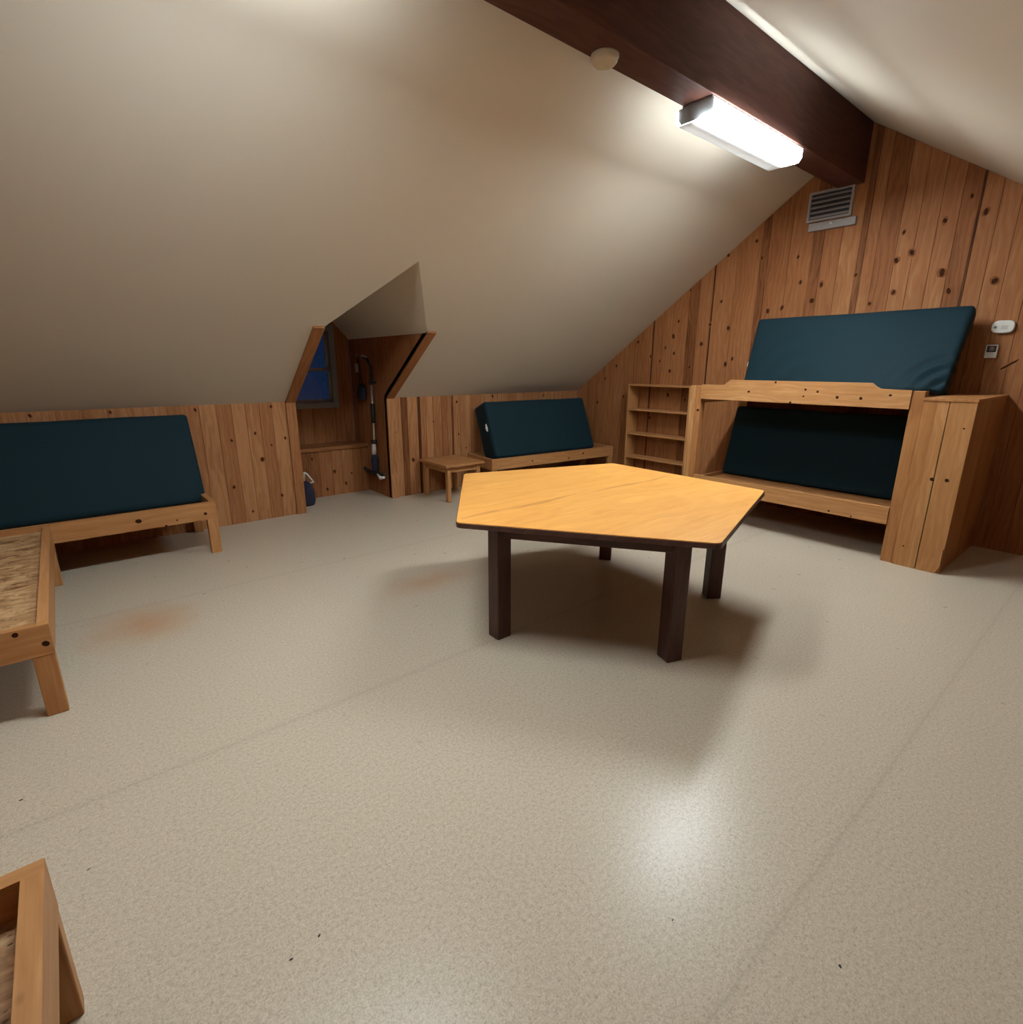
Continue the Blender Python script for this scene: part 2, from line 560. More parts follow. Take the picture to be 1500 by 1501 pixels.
# gable wall behind the camera
b = MB()
u = YR
fb = lambda u, z, d: (XB + d, u, z)
while u < YK - 0.05:
    w = random.uniform(0.11, 0.17)
    c = min(u + w, YK)
    board_strip(b, fb, u, c, 0.0, gable_top, random.uniform(-0.05, 0.15), (APEX,))
    u = c
b.prism([(YR, 0), (YK, 0), (YK, gable_top(YK)), (APEX, gable_top(APEX)), (YR, gable_top(YR))], lambda u, z, d: (XB - d, u, z), 0.0045, 0.09)
struct(b.build('wall_front', WM, weld=False))

# knee wall with the dormer opening (x 1.79 - 2.80)
DX0, DX1, DY, DZE = 1.79, 2.80, 6.45, 1.80
b = MB()
fk = lambda u, z, d: (u, YK - d, z)
ktop = lambda u: KNEE + 0.012
ex = [XB, -0.9, -0.72, -0.55, -0.38, -0.2, -0.05, 0.12, 0.28, 0.45, 0.60, 0.70, 0.794, 0.945, 1.085, 1.213, 1.333, 1.457, 1.571, 1.715]
tn = {1.333: -0.02, 1.213: -0.10, 1.457: 0.16, 1.571: -0.04, 0.945: -0.02, 0.794: 0.05, 0.70: 0.10}
for a, c in zip(ex[:-1], ex[1:]):
    board_strip(b, fk, a, c, 0.0, ktop, tn.get(a, random.uniform(-0.06, 0.1)) - 0.20)  # offset lightens the same pine, painting in this wall's brighter light
board_strip(b, fk, 1.715, DX0, 0.0, ktop, -0.1)
ex = [2.885, 2.975, 3.055, 3.19, 3.225, 3.30, 3.40, 3.52, 3.60, 3.665, 3.69, 3.79, 3.95, 4.1, 4.27, 4.38, 4.55, 4.7, 4.83, 4.99, 5.12, 5.28, 5.40, 5.56, 5.70, XG]
tn = {2.975: 0.56, 3.19: 0.72, 3.52: 0.20, 3.665: 0.62, 3.69: -0.06, 2.885: -0.05, 3.055: -0.08, 3.225: 0.0}
for a, c in zip(ex[:-1], ex[1:]):
    board_strip(b, fk, a, c, 0.0, ktop, tn.get(a, random.uniform(-0.07, 0.12)) - 0.16)  # brighter light painted into the board tone here too
board_strip(b, fk, DX1, 2.885, 0.0, ktop, -0.2)
KK = [(1.181, 0.812, .8), (1.395, 0.864, .8), (1.432, 0.606, 1.3), (0.917, 1.11, .9), (1.568, 1.11, .9), (1.146, 0.366, 1.0), (1.286, 0.101, .7),
      (1.669, 0.797, .8), (1.577, 0.221, .9), (2.89, 0.765, .9), (3.104, 0.42, 1.4), (3.74, 1.07, .9), (3.761, 0.674, .8), (3.869, 0.492, .6),
      (1.532, 0.737, .6), (4.3, 1.12, 1.1), (3.4, 0.85, .6), (5.2, 1.1, .9), (0.3, 1.12, .8), (-0.2, 1.12, .8)]
knots_on(b, fk, KK, (1, 0, 0), (0, 0, 1), 0.013)
b.box(XB, DX0, YK + 0.0045, YK + 0.05, 0, KNEE + 0.02)
b.box(DX1, XG, YK + 0.0045, YK + 0.05, 0, KNEE + 0.02)
struct(b.build('wall_left', WM, weld=False))

# knee wall on the unseen side
b = MB()
fr = lambda u, z, d: (u, YR + d, z)
u = XB
while u < XG - 0.05:
    c = min(u + random.uniform(0.12, 0.17), XG)
    board_strip(b, fr, u, c, 0.0, lambda q: zr(YR) + 0.012, random.uniform(-0.05, 0.12))
    u = c
b.box(XB, XG, YR - 0.05, YR - 0.0045, 0, zr(YR) + 0.02)
struct(b.build('wall_right', WM, weld=False))

# dormer side walls
VY = (KNEE + SL * YK - DZE) / SL            # y where the dormer eave meets the slope


def dtop(y):
    return min(DZE, zl(y)) if y <= YK else DZE


for side, X, sgn, nm in ((1, DX1, -1, 'wall_dormer_right'), (0, DX0, 1, 'wall_dormer_left')):
    b = MB()
    fd = (lambda u, z, d, X=X, s=sgn: (X + s * d, u, z))
    # below the knee line boards run floor-to-eave; in front of the knee wall only the sloped triangle exists
    yy = [4.64, 4.74, 4.86, 5.02, 5.14, 5.28, 5.42, 5.55]
    for a, c in zip(yy[:-1], yy[1:]):
        ou, ov = random.uniform(0, 20), random.uniform(0, 20)
        q = [(a, zl(a) - 0.0), (c, zl(c)), (c, DZE), (a, DZE)]
        if a < VY + 0.02:
            q = [(VY, DZE), (c, zl(c)), (c, DZE)]
        b.poly([fd(u, z, 0) for u, z in q], [(ou + u, ov + z) for u, z in q], random.uniform(0.0, 0.2))
    yy = [5.55, 5.68, 5.80, 5.93, 6.03, 6.17, 6.30, DY]
    for a, c in zip(yy[:-1], yy[1:]):
        board_strip(b, fd, a, c, 0.0, lambda q: DZE, random.uniform(0.0, 0.22))
    b.box(X - (0.06 if side == 0 else -0.005), X - (0.005 if side == 0 else -0.06), YK + 0.0, DY, 0, DZE)
    struct(b.build(nm, WM, weld=False))

# dormer end wall with the window hole
WX0, WX1, WZ0, WZ1 = 2.03, 2.56, 1.06, 1.90
AX = 2.335
DRZ = 2.285
b = MB()
fe = lambda u, z, d: (u, DY - d, z)


def dgt(u):
    return DZE + (DRZ - DZE) * ((u - DX0) / (AX - DX0) if u < AX else (DX1 - u) / (DX1 - AX)) + 0.01


xx = [DX0, 1.91, WX0, 2.15, 2.28, 2.42, WX1, 2.68, DX1]
for a, c in zip(xx[:-1], xx[1:]):
    t = random.uniform(0.0, 0.2)
    if a >= WX0 - 1e-6 and c <= WX1 + 1e-6:
        board_strip(b, fe, a, c, 0.0, lambda q: WZ0, t)
        board_strip(b, fe, a, c, WZ1, dgt, t, (AX,))
    else:
        board_strip(b, fe, a, c, 0.0, dgt, t)
for q in ([(DX0, 0), (WX0, 0), (WX0, dgt(WX0)), (DX0, dgt(DX0))], [(WX1, 0), (DX1, 0), (DX1, dgt(DX1)), (WX1, dgt(WX1))],
          [(WX0, 0), (WX1, 0), (WX1, WZ0), (WX0, WZ0)], [(WX0, WZ1), (WX1, WZ1), (WX1, dgt(WX1)), (AX, dgt(AX)), (WX0, dgt(WX0))]):
    b.prism(q, lambda u, z, d: (u, DY + d, z), 0.0045, 0.09)
struct(b.build('wall_dormer_back', WM, weld=False))

# window: frame, two sashes with panes
win = bpy.data.objects.new('window_1', None)
COL.objects.link(win)
win.location = ((WX0 + WX1) / 2, DY, WZ0)
struct(win)
b = MB()
fw = 0.055
for x0, x1, z0, z1 in ((WX0 - fw, WX0 + .012, WZ0 - fw, WZ1 + fw), (WX1 - .012, WX1 + fw, WZ0 - fw, WZ1 + fw),
                       (WX0, WX1, WZ1 - .012, WZ1 + fw), (WX0, WX1, WZ0 - fw, WZ0 + .012)):
    b.box(x0, x1, DY - 0.018, DY + 0.09, z0, z1)
b.build('window_frame', M['frame'], win, 0.003)
zm = 1.45
for z0, z1, yo in ((WZ0 + .012, zm + .018, 0.02), (zm - .018, WZ1 - .012, 0.045)):
    b = MB()
    xa, xb = WX0 + .012, WX1 - .012
    for x0, x1, za, zb in ((xa, xa + .032, z0, z1), (xb - .032, xb, z0, z1), (xa, xb, z0, z0 + .034), (xa, xb, z1 - .034, z1)):
        b.box(x0, x1, DY + yo, DY + yo + .022, za, zb)
    s = b.build('sash', M['frame'], win, 0.002)
    b = MB()
    b.box(xa + .03, xb - .03, DY + yo + .009, DY + yo + .013, z0 + .03, z1 - .03)
    b.build('pane', M['glass'], s)

# ceiling: two slopes with the dormer notch, and the little dormer roof
b = MB()
TH = 0.05
Lx0, Lx1 = XB - 0.02, XG + 0.02
VX = AX
VYA = (KNEE + SL * YK - DRZ) / SL
nl = Vector((0, SL, 1)).normalized()
nr = Vector((0, -SR, 1)).normalized()


def pl(x, y, d):
    return Vector((x, y, zl(y))) + nl * d


def pr(x, y, d):
    return Vector((x, y, zr(y))) + nr * d


for q in ([(Lx0, YK + .03), (DX0, YK + .03), (DX0, VY), (VX, VYA), (VX, APEX), (Lx0, APEX)],
          [(Lx1, YK + .03), (Lx1, APEX), (VX, APEX), (VX, VYA), (DX1, VY), (DX1, YK + .03)]):
    b.prism(q, pl, 0.0, TH)
b.prism([(Lx0, YR - .03), (Lx1, YR - .03), (Lx1, APEX), (Lx0, APEX)], pr, 0.0, TH)
for xe in (DX0, DX1):
    # sloping dormer ceiling: from the eave line (xe, DZE) to the dormer ridge (AX, DRZ)
    tri = [(xe, VY, DZE), (xe, DY + .02, DZE), (AX, DY + .02, DRZ), (AX, VYA, DRZ)]
    nrm = Vector((-(DRZ - DZE) / (AX - xe), 0, 1)).normalized()
    lo = [Vector(p) for p in tri]
    hi = [p + nrm * TH for p in lo]
    b.poly(lo, [(0, 0)] * 4)
    b.poly(list(reversed(hi)), [(0, 0)] * 4)
    for i in range(4):
        j = (i + 1) % 4
        b.poly([lo[i], hi[i], hi[j], lo[j]], [(0, 0)] * 4)
struct(b.build('ceiling', M['ceil'], weld=False))

# ridge beam
b = MB()
BY0, BY1, BZ = 2.12, 2.338, 3.09
b.box(XB, XG - 0.001, BY0, BY1, BZ, 3.62, 'x')
struct(b.build('ceiling_beam', M['beam'], bevel=0.006))

# trim boards round the dormer opening
slope_dir = Vector((0, -1, SL)).normalized()
for nm, x0, x1 in (('trim_1', 1.705, 1.800), ('trim_2', 2.795, 2.886)):
    b = MB()
    b.box(x0, x1, YK - 0.022, YK - 0.001, 0.0, KNEE + 0.005, 'z', -0.06 if nm == 'trim_1' else -0.24)
    L = (Vector((0, VY - 0.02, zl(VY - 0.02))) - Vector((0, YK, KNEE))).length
    ou = random.uniform(0, 9)

    def ft(a, t, d):
        p = Vector((0, YK, KNEE)) + slope_dir * t - nl * d
        return Vector((a, p.y, p.z))
    b.prism([(x0, -0.012), (x1, -0.012), (x1, L), (x0, L)], ft, 0.0005, 0.021, 1, 0.02)
    struct(b.build(nm, M['wall'] if nm == 'trim_2' else M['wall'], bevel=0.002))

# ---------------------------------------------------------------- window bench in the dormer
t = thing('window_bench', 'built-in knotty pine window bench with thick seat board under the dormer window', 'bench', (2.295, 6.1, 0))
b = MB()
fq = lambda u, z, d: (u, 6.12 - d, z)
xx = [DX0 + .003, 1.95, 2.06, 2.19, 2.335, 2.46, 2.60, 2.71, DX1 - .003]
for a, c, tt in zip(xx[:-1], xx[1:], (0.2, 0.25, 0.16, 0.02, -0.06, -0.04, 0.05, 0.0)):
    board_strip(b, fq, a, c, 0.0, lambda q: 0.54, tt)
knots_on(b, fq, [(2.362, 0.284, 1.2), (2.491, 0.124, 1.1), (2.259, 0.084, 1.0), (2.571, 0.239, .7), (2.11, .46, .9)], (1, 0, 0), (0, 0, 1), 0.014)
b.box(DX0 + .003, DX1 - .003, 6.1245, 6.15, 0, 0.54)
b.build('front_panel', WM, t, weld=False)
b = MB()
b.box(DX0 + .003, DX1 - .003, 6.095, DY - .003, 0.541, 0.585, 'x', 0.12)
b.build('seat', M['wall'], t, 0.004)

# ---------------------------------------------------------------- long-handled cleaning tool hung on the dormer wall
t = thing('cleaning_tool', 'slim long-handled cleaning tool with silver shaft and dark base hanging on dormer side wall', 'cleaning tool', (2.74, 5.80, 0.25))
wx = DX1 - 0.06
b = MB()
b.tube([(wx, 5.775, 1.30), (wx, 5.79, 0.80), (wx, 5.81, 0.42)], 0.013, 10)
b.build('shaft', M['silver'], t)
b = MB()
b.tube([(wx, 5.775, 1.29), (wx - .005, 5.755, 1.40), (wx - .015, 5.745, 1.50), (wx - .03, 5.78, 1.565), (wx - .045, 5.86, 1.59)], [0.018, .017, .016, .015, .013], 10)
b.build('handle', M['black'], t)
b = MB()
b.tube([(wx - .032, 5.785, 1.580), (wx - .04, 5.82, 1.598), (wx - .05, 5.87, 1.602)], 0.012, 8)  # silver sliver standing in for the highlight along the handle's curve
b.build('handle_highlight', M['silver'], t)
b = MB()
b.tube([(wx, 5.782, 1.08), (wx, 5.79, 0.86)], 0.024, 12)
b.build('grip', M['black'], t)
b = MB()
b.tube([(wx, 5.80, 0.66), (wx, 5.80, 0.62)], 0.034, 12)
b.build('collar', M['black'], t)
b = MB()
b.tube([(wx - .005, 5.805, 0.62), (wx - .005, 5.81, 0.49)], [0.024, 0.028], 12)
b.build('sleeve', M['white'], t)
b = MB()
b.tube([(wx, 5.81, 0.49), (wx, 5.815, 0.42), (wx, 5.82, 0.30), (wx, 5.82, 0.26)], [0.03, 0.045, 0.038, 0.03], 14)
b.build('body', M['navy'], t)
b = MB()
b.tube([(wx - .01, 6.09, 0.285), (wx - .01, 5.95, 0.262), (wx - .01, 5.78, 0.262), (wx, 5.66, 0.265), (wx, 5.58, 0.28)], [0.018, .026, .03, .024, .016], 10)
b.build('base', M['black'], t)
b = MB()
b.tube([(wx - .02, 5.72, 0.27), (wx - .025, 5.64, 0.235), (wx - .01, 5.58, 0.25)], [0.014, .022, .014], 8)
b.build('clip', M['white'], t)
b = MB()
b.box(wx - .03, DX1 - .001, 5.765, 5.79, 1.30, 1.325)
b.build('wall_hook', M['black'], t)

t = thing('hanging_pouch', 'small dark navy pouch hanging from a cord on the dormer side wall', 'pouch', (2.75, 6.07, 1.1))
b = MB()
cx = DX1 - 0.05
b.lathe([(0.0, 1.295), (0.045, 1.29), (0.078, 1.25), (0.09, 1.19), (0.08, 1.13), (0.045, 1.10), (0.0, 1.092)], lambda x, y, h: (cx + x * 0.48, 6.07 + y, h), 20)
b.build('pouch_body', M['navy'], t)
b = MB()
b.tube([(cx, 6.05, 1.285), (cx + .02, 6.14, 1.50), (cx + .035, 6.19, 1.60)], 0.006, 6)
b.tube([(cx, 6.11, 1.28), (cx + .02, 6.17, 1.47), (cx + .035, 6.195, 1.60)], 0.006, 6)
b.build('cord', M['black'], t)
b = MB()
b.box(cx + .005, cx + .012, 6.14, 6.22, 1.42, 1.52)
b.build('paper_label', M['offwhite'], t)
b = MB()
b.box(DX1 - .03, DX1 - .0005, 6.18, 6.205, 1.595, 1.62)
b.build('hook', M['frame'], t)

# little dark bag at the left jamb inside the dormer
t = thing('small_bag', 'small dark bag with a white strap tucked behind the left dormer jamb', 'bag', (1.93, 5.83, 0))
b = MB()
b.lathe([(0.0, 0.0), (0.09, 0.0), (0.105, 0.05), (0.10, 0.15), (0.075, 0.23), (0.03, 0.27), (0.0, 0.275)], lambda x, y, h: (1.91 + x, 5.86 + y * .85, h), 20)
b.build('bag_body', M['navy'], t)
b = MB()
b.tube([(1.90, 5.79, 0.38), (1.925, 5.775, 0.36), (1.965, 5.77, 0.295), (1.985, 5.775, 0.265), (1.95, 5.785, 0.26)], 0.009, 8)
b.tube([(1.90, 5.79, 0.38), (1.90, 5.82, 0.28)], 0.009, 8)
b.build('strap', M['tagcloth'], t)

# ---------------------------------------------------------------- pentagonal table
TC = Vector((2.525, 2.165, 0))
TA = math.radians(107.36)
t = thing('pentagon_table', 'low pentagonal table with honey plywood top and dark legs in the middle of the floor', 'table', TC)


def ngon(c, r, a0, n=5):
    return [(c.x + r * math.cos(a0 + 2 * PI * k / n), c.y + r * math.sin(a0 + 2 * PI * k / n)) for k in range(n)]


def rounded(pts, r, seg=5):
    out = []
    n = len(pts)
    for i in range(n):
        p0, p1, p2 = (Vector(pts[(i + j) % n]) for j in (-1, 0, 1))
        d0, d2 = (p0 - p1).normalized(), (p2 - p1).normalized()
        ha = d0.angle(d2) / 2
        tl = r / math.tan(ha)
        a, c = p1 + d0 * tl, p1 + d2 * tl
        for s in range(seg + 1):
            q = s / seg
            out.append(tuple((a * (1 - q) + p1 * q) * (1 - q) + (p1 * (1 - q) + c * q) * q))
    return out


b = MB()
out = rounded(ngon(TC, 1.078, TA), 0.045)
b.prism(out, lambda x, y, d: (x, y, d), 0.7262, 0.73, 0)
# long dark glue-line streak and short scuffs in the veneer
for x0, x1, y, w in ((1.50, 2.38, 2.212, 0.024), (2.50, 3.40, 2.188, 0.018)):
    n = 16
    up, lo = [], []
    for i in range(n + 1):
        x = x0 + (x1 - x0) * i / n
        ww = w * math.sin(PI * (i + .3) / (n + .6)) ** 0.6 * random.uniform(.6, 1.2)
        yy = y + 0.012 * math.sin(i * .5)
        up.append((x, yy + ww, 0.7304))
        lo.append((x, yy - ww, 0.7304))
    pts = up + lo[::-1]
    b.poly(pts, [(p[1] + 3, p[0]) for p in pts], 0.30)
b.build('tabletop', M['table'], t, weld=False)
b = MB()
b.prism(rounded(ngon(TC, 1.083, TA), 0.047), lambda x, y, d: (x, y, d), 0.700, 0.7262, 0)
b.build('edge_band', M['darkwood'], t, 0.003)
b = MB()
rp = [Vector((p[0], p[1], 0)) for p in ngon(TC, 0.80, TA)]
rp[0] += Vector((0.022, -0.014, 0))
for i in range(5):
    p, q = rp[i], rp[(i + 1) % 5]
    d = (q - p).normalized()
    nn = Vector((d.y, -d.x, 0))
    xf = Matrix(((d.x, nn.x, 0, p.x), (d.y, nn.y, 0, p.y), (0, 0, 1, 0), (0, 0, 0, 1)))
    b.box(0.03, (q - p).length - 0.03, 0.0, 0.03, 0.598, 0.70, 'x', 0.0, 0, xf)
b.build('apron', M['darkwood'], t, 0.002)
for i in range(5):
    a = TA + 2 * PI * i / 5
    xf = Matrix.Translation(rp[i]) @ Matrix.Rotation(a, 4, 'Z')
    b = MB()
    b.box(-0.046, 0.046, -0.046, 0.046, 0.0, 0.6995, 'z', 0, 0, xf)
    b.build('leg', M['darkwood'], t, 0.004)

# ---------------------------------------------------------------- small side table
t = thing('side_table', 'small square pine side table against the wall beside the dormer', 'side table', (3.415, 5.21, 0))
x0, x1, y0, y1 = 3.15, 3.68, 4.91, 5.51
b = MB()
for i in range(4):
    xa = x0 + (x1 - x0) * i / 4
    b.box(xa, xa + (x1 - x0) / 4 - 0.001, y0, y1, 0.405, 0.43, 'y', random.uniform(-.05, .08))
b.build('tabletop', M['pineclear'], t, 0.003, False)
for xa, ya in ((x0 + .04, y0 + .04), (x1 - .085, y0 + .04), (x0 + .04, y1 - .085), (x1 - .085, y1 - .085)):
    b = MB()
    b.box(xa, xa + .045, ya, ya + .045, 0, 0.405, 'z')
    b.build('leg', M['pineclear'], t, 0.002)
b = MB()
for q in ((x0 + .085, x1 - .085, y0 + .05, y0 + .07), (x0 + .085, x1 - .085, y1 - .07, y1 - .05),
          (x0 + .05, x0 + .07, y0 + .085, y1 - .085), (x1 - .07, x1 - .05, y0 + .085, y1 - .085)):
    b.box(*q, 0.335, 0.404)
b.build('apron', M['pineclear'], t, 0.001)

# ---------------------------------------------------------------- mattresses


def mattress(name, label, L, W, T, origin, ex, ez, cat='mattress', group=None, seed=0, wr=(), zmin=None, ymax=None, twist=0.0):
    """A leaning pad: ex along its length, ez up its face; the front face looks along ex x ez reversed."""
    ex, ez = Vector(ex).normalized(), Vector(ez).normalized()
    ey = ez.cross(ex).normalized()                     # from the front face into the pad
    bm = bmesh.new()
    NX, NY, NZ = 72, 8, 36
    r = 0.032

    def face(fn, na, nb):
        g = [[bm.verts.new(fn(i / na, j / nb)) for j in range(nb + 1)] for i in range(na + 1)]
        for i in range(na):
            for j in range(nb):
                bm.faces.new((g[i][j], g[i + 1][j], g[i + 1][j + 1], g[i][j + 1]))
    face(lambda a, c: (a * L, 0, c * W), NX, NZ)
    face(lambda a, c: (a * L, T, c * W), NX, NZ)
    face(lambda a, c: (a * L, c * T, 0), NX, NY)
    face(lambda a, c: (a * L, c * T, W), NX, NY)
    face(lambda a, c: (0, a * T, c * W), NY, NZ)
    face(lambda a, c: (L, a * T, c * W), NY, NZ)
    bmesh.ops.remove_doubles(bm, verts=bm.verts, dist=1e-5)
    for v in bm.verts:
        p = v.co.copy()
        q = Vector((min(max(p.x, r), L - r), min(max(p.y, r), T - r), min(max(p.z, r), W - r)))
        d = p - q
        nrm = d.normalized() if d.length > 1e-6 else Vector((0, 0, 0))
        if d.length > 1e-6:
            p = q + nrm * r
        a, c = p.x / L, p.z / W
        bul = 0.012 * (math.sin(PI * a) * math.sin(PI * c)) ** 0.5 if 0 < a < 1 and 0 < c < 1 else 0
        w = mnoise.noise(Vector((p.x * 2.3 + seed, p.y * 3, p.z * 2.3))) * 0.006 + mnoise.noise(Vector((p.x * 9 + seed, p.y * 9, p.z * 9))) * 0.0015
        for (cx, cz, rad, amp, per) in wr:
            dd = math.hypot(p.x - cx, (p.z - cz))
            ang = math.atan2(p.z - cz, cx - p.x)
            if dd < rad * 1.6:
                w += amp * math.sin(dd / per * 2 * PI) * math.exp(-(dd / rad) ** 2) * max(0, math.sin(max(0, min(PI, ang * 1.6))))
        if abs(nrm.y) > 0.5:
            p.y += nrm.y * (bul + w)
        else:
            p += nrm * (w * 0.6)
        p.z += 0.006 * mnoise.noise(Vector((p.x * 1.7 + seed * 3, 0, 0))) * c
        p.y += twist * (1 - a) * (1 - c)
        if ymax is not None:
            wy = origin[1] + p.x * ex.y + p.y * ey.y + p.z * ez.y
            if wy > ymax:
                p.y -= (wy - ymax) / ey.y
        if zmin is not None:
            wz = origin[2] + p.x * ex.z + p.y * ey.z + p.z * ez.z
            if wz < zmin:
                p.z += (zmin - wz) / ez.z
        v.co = p
    bmesh.ops.recalc_face_normals(bm, faces=bm.faces)
    me = bpy.data.meshes.new(name)
    bm.to_mesh(me)
    bm.free()
    for p in me.polygons:
        p.use_smooth = True
    me.materials.append(M['fabric'])
    o = bpy.data.objects.new(name, me)
    COL.objects.link(o)
    o.matrix_world = Matrix(((ex.x, ey.x, ez.x, origin[0]), (ex.y, ey.y, ez.y, origin[1]), (ex.z, ey.z, ez.z, origin[2]), (0, 0, 0, 1)))
    return tag(o, label, cat, group)


def rag(parent, pos, ex, ez):
    """A crumpled white cloth tag at a pad's end (local coordinates)."""
    bm = bmesh.new()
    bmesh.ops.create_icosphere(bm, subdivisions=3, radius=1.0)
    for v in bm.verts:
        n = mnoise.noise(v.co * 2.1 + Vector(pos) * 7)
        v.co = v.co * (1 + 0.55 * n)
        v.co = Vector((v.co.x * ex + pos[0], v.co.y * 0.012 + pos[1], v.co.z * ez + pos[2]))
    me = bpy.data.meshes.new('care_tag')
    bm.to_mesh(me)
    bm.free()
    me.materials.append(M['tagcloth'])
    for p in me.polygons:
        p.use_smooth = True
    o = bpy.data.objects.new('care_tag', me)
    COL.objects.link(o)
    o.parent = parent
    o['label'] = 'white cloth tag'
    return o


G = 'teal mattresses stood on edge'
mattress('mattress', 'teal mattress leaning on its edge behind the low bed at the left', 1.77, 0.788, 0.10,
         (-0.94, 5.10, 0.372), (1, 0, 0), (0, 0.32, 0.72), group=G, seed=1, zmin=0.3295)
mr = mattress('mattress', 'teal mattress with white tag leaning against the low wall right of the dormer', 1.62, 0.72, 0.27,
              (3.945, 5.02, 0.42), (0.9962, -0.0872, 0), (0.0244, 0.279, 0.66), group=G, seed=2, zmin=0.3695, ymax=5.535)
rag(mr, (0.0, 0.06, 0.40), 0.022, 0.045)
mu = mattress('mattress', 'teal mattress with creased lower corner leaning on the upper bunk', 1.75, 0.765, 0.13,
              (5.27, 2.85, 1.335), (0, -1, 0), (0.41, 0, 0.64), group=G, seed=3, zmin=1.2855, twist=0.24,
              wr=((1.74, -0.02, 0.34, 0.030, 0.11), (0.62, 0.02, 0.5, 0.008, 0.2)))
rag(mu, (-0.002, 0.19, 0.36), 0.02, 0.045)
mattress('mattress', 'shaded teal mattress leaning inside the lower bunk', 1.79, 0.73, 0.12,
         (5.40, 2.925, 0.39), (0, -1, 0), (0.19, 0, 0.70), group=G, seed=4, zmin=0.3725)

# ---------------------------------------------------------------- low beds


def knot_disc(b, p, nrm, r):
    nrm = Vector(nrm)
    e1 = Vector((0, 0, 1)).cross(nrm).normalized()
    b.disc(Vector(p) + nrm * 0.0006, e1, (0, 0, 1), r * 1.15, r, 1, 14, 0.08)


def low_bed(label, x0, x1, y0, y1, front, plat, platmat, legs, group='low pine bed frames', knots=(), rt=0.04, cut=False, top=0.43):
    """Pine platform bed; front lists which sides get the deep rail."""
    t = thing('low_bed', label, 'bed', ((x0 + x1) / 2, (y0 + y1) / 2, 0), group)
    zb = 0.29
    rails = {'n': (x0, x1, y0, y0 + rt), 'f': (x0, x1, y1 - rt, y1), 'w': (x0, x0 + rt, y0 + rt, y1 - rt), 'e': (x1 - rt, x1, y0 + rt, y1 - rt)}
    for k, q in rails.items():
        b = MB()
        b.box(*q, zb, top - (0.006 if k in cut else 0) if cut else top, 'x' if k in 'nf' else 'y')
        for (kk, p, n, r) in knots:
            if kk == k:
                knot_disc(b, p, n, r)
        b.build('side_rail' if k in front else 'end_rail', [M['pine'] if not knots else M['pineclear'], M['knot']], t, 0.003, False)
    b = MB()
    b.box(x0 + rt, x1 - rt, y0 + rt, y1 - rt, plat - 0.02, plat, 'x')
    b.build('platform', platmat, t)
    for lx, ly in ((0, 0), (1, 0), (0, 1), (1, 1)):
        w = 0.078
        xa = x0 if lx == 0 else x1 - w
        ya = y0 + 0.0 if ly == 0 else y1 - 0.05
        b = MB()
        b.box(xa + .001, xa + w - .001, ya + .001, ya + 0.05 - .001, 0, zb, 'z')
        b.build('leg', M['pineclear'], t, 0.004)
    return t


low_bed('low pine bed frame along the wood wall left of the dormer', -1.06, 0.832, 4.76, 5.53, 'nf', 0.328, M['pineclear'], None,
        knots=(('n', (0.301, 4.76, 0.361), (0, -1, 0), 0.017), ('n', (0.748, 4.76, 0.342), (0, -1, 0), 0.011),
               ('n', (0.548, 4.76, 0.324), (0, -1, 0), 0.006), ('n', (0.47, 4.76, 0.293), (0, -1, 0), 0.008)))
low_bed('low pine bed frame with bare flaked plywood base at the left picture edge', -1.06, -0.20, 2.86, 4.745, 'ew', 0.405, M['osb'], None,
        knots=(('n', (-0.223, 2.86, 0.343), (0, -1, 0), 0.012), ('n', (-0.309, 2.86, 0.412), (0, -1, 0), 0.010)))
low_bed('low pine bed frame with sunken plywood base in the bottom left corner', -1.06, -0.20, -0.52, 1.40, 'ew', 0.343, M['osb'], None)
tb = low_bed('low pine bed frame along the wood wall right of the dormer', 3.85, 5.86, 4.87, 5.46, 'nf', 0.368, M['pineclear'], None, top=0.42,
             knots=(('n', (4.45, 4.87, 0.35), (0, -1, 0), 0.010), ('n', (5.05, 4.87, 0.33), (0, -1, 0), 0.010), ('n', (5.3, 4.87, 0.37), (0, -1, 0), 0.012)))
tb.rotation_euler.z = -math.radians(5)

# ---------------------------------------------------------------- bunk bed
t = thing('bunk_bed', 'pine bunk bed with notched guard rail against the gable wall', 'bunk bed', (5.35, 2.05, 0))
bx = 4.84
b = MB()
b.box(bx - .012, bx + .09, 2.962, 3.02, 0, 1.317, 'z', -.10)
b.box(bx + .012, bx + .09, 2.915, 2.9615, 0, 1.312, 'z', .10)
knot_disc(b, (bx + .012, 2.938, 1.08), (-1, 0, 0), 0.012)
b.build('post', [M['pineclear'], M['knot']], t, 0.003, False)
b = MB()
b.box(bx + .012, bx + .10, 1.118, 1.198, 0, 1.327, 'z', 0.16)
b.build('post', M['pineclear'], t, 0.003)
for ya in (2.915, 1.122):
    b = MB()
    b.box(XG - .10, XG - .012, ya, ya + .10, 0, 1.25, 'z', 0.05)
    b.build('post', M['pineclear'], t, 0.003)
b = MB()
gr = [(2.914, 1.192), (2.914, 1.328), (2.69, 1.328), (2.655, 1.350), (2.625, 1.377), (1.47, 1.378), (1.435, 1.350), (1.405, 1.336), (1.20, 1.331), (1.20, 1.194)]
b.prism(gr, lambda u, z, d: (bx + 0.038 - d, u, z), 0.0, 0.038, 0, -0.08)
for u, z, r in ((2.435, 1.277, .010), (2.203, 1.365, .009), (1.947, 1.312, .009), (1.849, 1.298, .009), (1.956, 1.256, .007), (1.695, 1.259, .011), (1.525, 1.259, .011),
                (1.331, 1.291, .009), (2.057, 1.20, .009)):
    knot_disc(b, (bx, u, z), (-1, 0, 0), r)
b.build('guard_rail', [M['pineclear'], M['knot']], t, 0.003, False)
b = MB()
b.box(bx + .002, bx + .042, 1.199, 2.914, 0.30, 0.435, 'y', -0.06)
